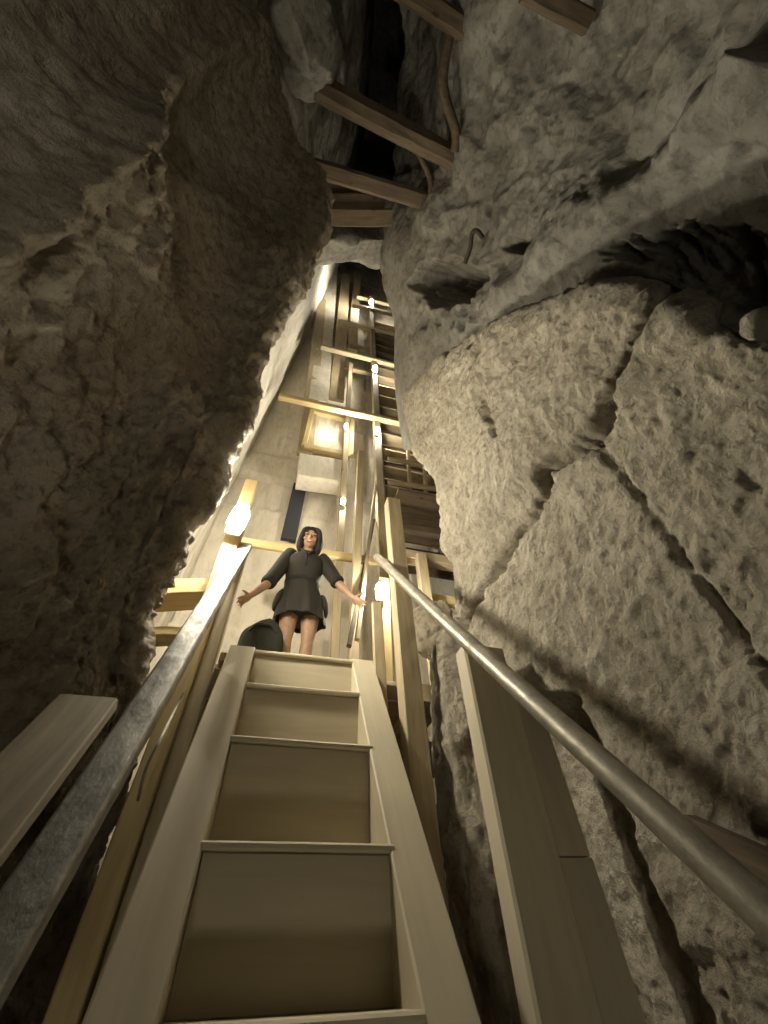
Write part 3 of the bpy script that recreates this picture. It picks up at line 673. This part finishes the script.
# ------------------------------------------------------------------ bag on the landing
bm = bmesh.new(); bmesh.ops.create_icosphere(bm, subdivisions=4, radius=1)
for v in bm.verts:
    c = v.co; c.x = math.copysign(abs(c.x)**0.42, c.x)*0.21; c.y = math.copysign(abs(c.y)**0.7, c.y)*0.13; c.z = math.copysign(abs(c.z)**0.5, c.z)*0.20
    c.z += (0.03*math.sin(c.x*16+1) - 0.10*abs(c.x))*(c.z > 0)
CLOTH_BAG = plain('dark green canvas', (0.022, 0.026, 0.019), 0.9, 0, 0.4, 40)
pb = pt(262, 640, Y=3.02)
bag = empty('bag', (pb.x, 2.98, lz+0.006), 'dark green soft bag standing on the landing left of the woman', 'bag')
body = bm_obj('bag_body', bm, CLOTH_BAG, None, True); body.parent = bag; body.location = (0, 0, 0.25); body.scale = (0.80, 0.8, 1.22)
bm = tube_bm(smooth_path([(-0.10, -0.09, 0.36), (-0.05, -0.115, 0.41), (0.05, -0.115, 0.41), (0.10, -0.09, 0.36)]), 0.012, 8)
h = bm_obj('strap', bm, IRON, None, True); h.parent = bag

# ------------------------------------------------------------------ the woman
SKIN = plain('skin', (0.40, 0.245, 0.155), 0.5, 0, 0.05, 30)
DRESS = plain('dark olive cotton', (0.021, 0.018, 0.013), 0.85, 0, 0.25, 90)
DRESS2 = plain('olive cotton trim', (0.013, 0.011, 0.009), 0.85, 0, 0.25, 90)
HAIR = plain('black hair', (0.008, 0.007, 0.006), 0.75, 0, 0.3, 120)
LIP = plain('lips', (0.35, 0.08, 0.07), 0.45); TEETH = plain('teeth', (0.75, 0.72, 0.65), 0.35); EYE = plain('dark eye', (0.02, 0.015, 0.012), 0.3)
def ell_bm(bm, c, r, rot=None, sub=3):
    g = bmesh.ops.create_icosphere(bm, subdivisions=sub, radius=1)
    m = Matrix.Translation(c) @ (rot.to_4x4() if rot else Matrix.Identity(4)) @ Matrix.Diagonal((*r, 1))
    bmesh.ops.transform(bm, matrix=m, verts=g['verts'])
def limb(bm, pts, rad, ns=12, n=5):
    P = smooth_path(pts, n); k = len(P)-1
    R = list(np.interp(np.linspace(0, len(rad)-1, len(P)), range(len(rad)), rad))
    tube_bm(P, 0, ns, R, bm)
    for p, r in ((P[0], R[0]), (P[-1], R[-1])): ell_bm(bm, p, (r, r, r), None, 2)
def fuse(bm, voxel, it=4):
    me = bpy.data.meshes.new('tmp'); bm.to_mesh(me); bm.free()
    o = bpy.data.objects.new('tmp', me); C.objects.link(o)
    r = o.modifiers.new('r', 'REMESH'); r.mode = 'VOXEL'; r.voxel_size = voxel; r.use_smooth_shade = True
    s = o.modifiers.new('s', 'SMOOTH'); s.factor = 0.5; s.iterations = it
    dg = bpy.context.evaluated_depsgraph_get(); dg.update()
    out = bpy.data.meshes.new_from_object(o.evaluated_get(dg)); bpy.data.objects.remove(o)
    out.materials.clear(); return out
foot = V((0.19, 3.12, lz))
wom = empty('person', foot, 'woman in a dark short dress standing on the landing with arms spread, head tipped forward', 'person')
def put(name, me, mat, parent=None):
    o = link(name, me, mat, None, True)
    if parent is None: o.parent = wom; o.matrix_local = Matrix.Translation(-wom.location)
    else: o.parent = parent
    return o
hip = V((0.185, 3.10, lz+0.84)); waist = V((0.165, 3.04, lz+0.99)); chest = V((0.165, 2.985, lz+1.16)); neck = V((0.168, 2.93, lz+1.29)); head = V((0.178, 2.865, lz+1.405))
hr = Matrix.Rotation(math.radians(22), 3, 'X')                   # face tipped down to the viewer
hr = Matrix.Rotation(math.radians(-6), 3, 'Z') @ Matrix.Rotation(math.radians(5), 3, 'Y') @ hr
def hp(x, y, z): return head + hr @ V((x, y, z))                 # head space: -y is the face
shL, shR = V((0.005, 2.985, lz+1.225)), V((0.335, 2.985, lz+1.235))
elL, wrL, tipL = pt(268, 583, Y=2.93), pt(251, 595, Y=2.86), pt(236, 604, Y=2.82)
elR, wrR, tipR = pt(338, 583, Y=2.95), pt(353, 597, Y=2.88), pt(366, 607, Y=2.84)
bm = bmesh.new()
ell_bm(bm, hip, (0.165, 0.115, 0.14)); ell_bm(bm, waist, (0.125, 0.09, 0.15)); ell_bm(bm, chest, (0.15, 0.10, 0.15))
limb(bm, [chest+V((0, 0.02, 0.08)), neck, hp(0, 0.012, -0.07)], [0.075, 0.052, 0.048])
limb(bm, [shL, chest+V((0, 0, 0.08)), shR], [0.052, 0.085, 0.052])
# head: skull, jaw, chin, nose, ears
ell_bm(bm, hp(0, 0.012, 0.025), (0.074, 0.092, 0.088), hr); ell_bm(bm, hp(0, -0.018, -0.04), (0.058, 0.066, 0.066), hr)
ell_bm(bm, hp(0, -0.055, -0.088), (0.026, 0.022, 0.020), hr); ell_bm(bm, hp(0, -0.088, -0.012), (0.011, 0.018, 0.024), hr, 2); ell_bm(bm, hp(0, -0.094, -0.026), (0.016, 0.014, 0.011), hr, 2)
for s in (-1, 1):
    ell_bm(bm, hp(0.075*s, 0.012, -0.005), (0.010, 0.020, 0.030), hr, 2); ell_bm(bm, hp(0.038*s, -0.062, -0.025), (0.025, 0.020, 0.022), hr, 2)
    ell_bm(bm, hp(0.032*s, -0.072, 0.022), (0.026, 0.014, 0.010), hr, 2)
for s, fx in ((-1, 0.09), (1, 0.095)):
    h0 = hip + V((fx*s, 0, -0.04)); kn = V((0.185+fx*s*0.95, 3.10, lz+0.46)); an = V((0.185+fx*s*0.9, 3.13, lz+0.075))
    limb(bm, [h0, (h0+kn)/2+V((0, -0.01, 0)), kn, (kn*0.6+an*0.4)+V((0, 0.02, 0)), an], [0.092, 0.076, 0.052, 0.056, 0.035], 14, 6)
    limb(bm, [an+V((0, 0.03, -0.034)), an+V((0, -0.08, -0.036)), an+V((0.01*s, -0.16, -0.046))], [0.034, 0.036, 0.022], 10, 4)
def hand(bm, wr, tip, side):
    d = (tip-wr).normalized(); L = 0.172; up = V((0, 0.55, 0.83)); bk = (up - d*up.dot(d)).normalized(); sd = d.cross(bk)*side
    pc = wr + d*0.048
    ell_bm(bm, pc, (0.05, 0.036, 0.016), Matrix((d, sd, bk)).transposed())
    for k, (o, ln, sp) in enumerate(((0.029, 0.078, 0.22), (0.010, 0.088, 0.07), (-0.010, 0.082, -0.07), (-0.028, 0.064, -0.22))):
        b0 = wr + d*0.075 + sd*o*0.85; dd = (d + sd*sp).normalized()
        limb(bm, [b0, b0+dd*ln*0.4+bk*0.004, b0+dd*ln*0.75-bk*0.004, b0+dd*ln-bk*0.016], [0.0095, 0.0088, 0.008, 0.0068], 8, 3)
    b0 = wr + d*0.03 + sd*0.024; dd = (d*0.62 + sd*0.8 - bk*0.15).normalized()
    limb(bm, [b0, b0+dd*0.035, b0+dd*0.062+d*0.006], [0.013, 0.0105, 0.0085], 8, 3)
for sh, el, wr, tip, s in ((shL, elL, wrL, tipL, -1), (shR, elR, wrR, tipR, 1)):
    limb(bm, [sh, (sh+el)/2, el, (el*0.55+wr*0.45), wr, wr+(tip-wr)*0.2], [0.050, 0.045, 0.038, 0.036, 0.025, 0.024], 12, 5)
    hand(bm, wr, tip, s)
body = put('body', fuse(bm, 0.0055, 3), SKIN)
# dress: bodice, collar, sleeves, flared uneven skirt
def loft(rings, ns=56, fold=None):
    bm = bmesh.new(); rr = []
    for i, (c, rx, ry) in enumerate(rings):
        ring = []
        for j in range(ns):
            a = 2*math.pi*j/ns; k = 1 + (fold(i, a) if fold else 0); dz = 0
            ring.append(bm.verts.new(c + V((rx*k*math.cos(a), ry*k*math.sin(a), dz))))
        rr.append(ring)
    for a, b in zip(rr, rr[1:]):
        for j in range(ns): bm.faces.new((a[j], a[(j+1) % ns], b[(j+1) % ns], b[j]))
    return bm, rr
hem = V((0.19, 3.085, lz+0.625))
R = [(V((0.168, 2.945, lz+1.275)), 0.068, 0.062), (V((0.168, 2.96, lz+1.25)), 0.115, 0.085), (V((0.168, 2.975, lz+1.215)), 0.180, 0.105), (chest+V((0, 0, -0.005)), 0.178, 0.128), (chest+V((0, 0.01, -0.08)), 0.165, 0.122),
     (waist+V((0, 0.0, 0.02)), 0.148, 0.113), (waist+V((0, 0.01, -0.03)), 0.150, 0.115), (waist*0.5+hip*0.5, 0.172, 0.132), (hip, 0.198, 0.150), (hip*0.5+hem*0.5, 0.214, 0.163), (hem+V((0, 0, 0.03)), 0.220, 0.168), (hem, 0.217, 0.165)]
def fold(i, a):
    return 0 if i < 6 else (i-5)*0.011*math.sin(9*a+0.8)+(i-5)*0.006*math.sin(17*a)
bm, rr = loft(R, 56, fold)
# hem dips at both sides
for i in (9, 10, 11):
    for v in rr[i]:
        sx = (v.co.x-hem.x)/0.22; v.co.z -= 0.02*(i-8)/3*max(0, abs(sx)-0.55)*2.2
me = bpy.data.meshes.new('dress'); bm.normal_update(); bm.to_mesh(me); bm.free()
dress = put('dress', me, DRESS)
md = dress.modifiers.new('thick', 'SOLIDIFY'); md.thickness = 0.008; md.offset = 1
sub = dress.modifiers.new('sub', 'SUBSURF'); sub.levels = 1; sub.render_levels = 1
def dpart(name, bm, mat, sm=True):
    me = bpy.data.meshes.new(name); bm.normal_update(); bm.to_mesh(me); bm.free(); o = link(name, me, mat, None, sm)
    o.parent = dress; o.matrix_local = Matrix.Identity(4); return o
for sh, el, s in ((shL, elL, -1), (shR, elR, 1)):
    d = (el-sh); P = smooth_path([sh - d*0.22 + V((0, 0, -0.02)), sh, sh+d*0.5, sh+d*0.97], 5)
    dpart('sleeve', tube_bm(P, 0, 16, list(np.interp(np.linspace(0, 3, len(P)), range(4), [0.078, 0.074, 0.066, 0.060]))), DRESS)
    dpart('cuff', tube_bm([sh+d*0.86, sh+d*0.90, sh+d*1.0, sh+d*1.03], 0, 16, [0.060, 0.067, 0.065, 0.060]), DRESS2)
nk = V((0.168, 2.945, lz+1.28))
for s in (-1, 1):
    dpart('collar', tube_bm(smooth_path([nk+V((0.07*s, 0.03, 0.012)), nk+V((0.062*s, -0.045, 0.004)), nk+V((0.030*s, -0.085, -0.05)), nk+V((0.006*s, -0.092, -0.085))], 5), 0.013, 8), DRESS2)
b = bmesh.new(); lr = [b.verts.new(V((0.19+0.20*math.cos(2*math.pi*j/32), 3.09+0.150*math.sin(2*math.pi*j/32), lz+0.665))) for j in range(32)]; b.faces.new(lr); dpart('skirt_shade', b, DRESS2)  # dark disc added to close the skirt, standing for the shade inside
dpart('placket', tube_bm([nk+V((0, -0.075, -0.06)), chest+V((0, -0.122, 0.0)), chest+V((0, -0.112, -0.08))], 0.010, 8), DRESS2)
for s, pz in ((-1, 0.0), (1, -0.01)):   # gathered side pockets of the skirt
    b = bmesh.new(); ell_bm(b, hip+V((0.195*s, -0.02, -0.02+pz)), (0.040, 0.085, 0.115), Matrix.Rotation(-0.25*s, 3, 'Y'), 3); dpart('side_flounce', b, DRESS)
# belt
bm, _ = loft([(waist+V((0, 0, 0.025)), 0.156, 0.121), (waist+V((0, 0, 0.0)), 0.158, 0.123), (waist+V((0, 0, -0.02)), 0.156, 0.121)], 40); dpart('belt', bm, DRESS2)
# hair: bob parted in the middle, to the shoulders
bm = bmesh.new()
ell_bm(bm, hp(0, 0.022, 0.040), (0.087, 0.098, 0.088), hr)
for s in (-1, 1):
    limb(bm, [hp(0.032*s, -0.040, 0.092), hp(0.066*s, -0.050, 0.070), hp(0.080*s, -0.035, 0.03), hp(0.088*s, -0.02, -0.04), hp(0.086*s, -0.015, -0.10), hp(0.078*s, -0.012, -0.135)], [0.016, 0.020, 0.026, 0.032, 0.034, 0.022], 10, 4)
    limb(bm, [hp(0.06*s, 0.06, 0.03), hp(0.075*s, 0.05, -0.05), hp(0.070*s, 0.045, -0.14)], [0.05, 0.05, 0.03], 10, 4)
limb(bm, [hp(0, 0.09, 0.03), hp(0, 0.085, -0.05), hp(0, 0.075, -0.135)], [0.05, 0.055, 0.035], 10, 4)
put('hair', fuse(bm, 0.007, 2), HAIR)
for s in (-1, 1):
    b = bmesh.new(); ell_bm(b, hp(0.031*s, -0.077, 0.010), (0.014, 0.009, 0.006), hr, 2); me = bpy.data.meshes.new('eye'); b.to_mesh(me); b.free(); put('eye', me, EYE)
    b = bmesh.new(); ell_bm(b, hp(0.032*s, -0.083, 0.030), (0.019, 0.007, 0.0035), hr, 2); me = bpy.data.meshes.new('eyebrow'); b.to_mesh(me); b.free(); put('eyebrow', me, HAIR)
b = bmesh.new(); ell_bm(b, hp(0, -0.076, -0.058), (0.026, 0.012, 0.013), hr, 3); me = bpy.data.meshes.new('mouth'); b.to_mesh(me); b.free(); mo = put('mouth', me, LIP)
b = bmesh.new(); ell_bm(b, hp(0, -0.083, -0.053), (0.019, 0.008, 0.006), hr, 2); me = bpy.data.meshes.new('teeth'); b.to_mesh(me); b.free(); te = link('teeth', me, TEETH, mo, True)
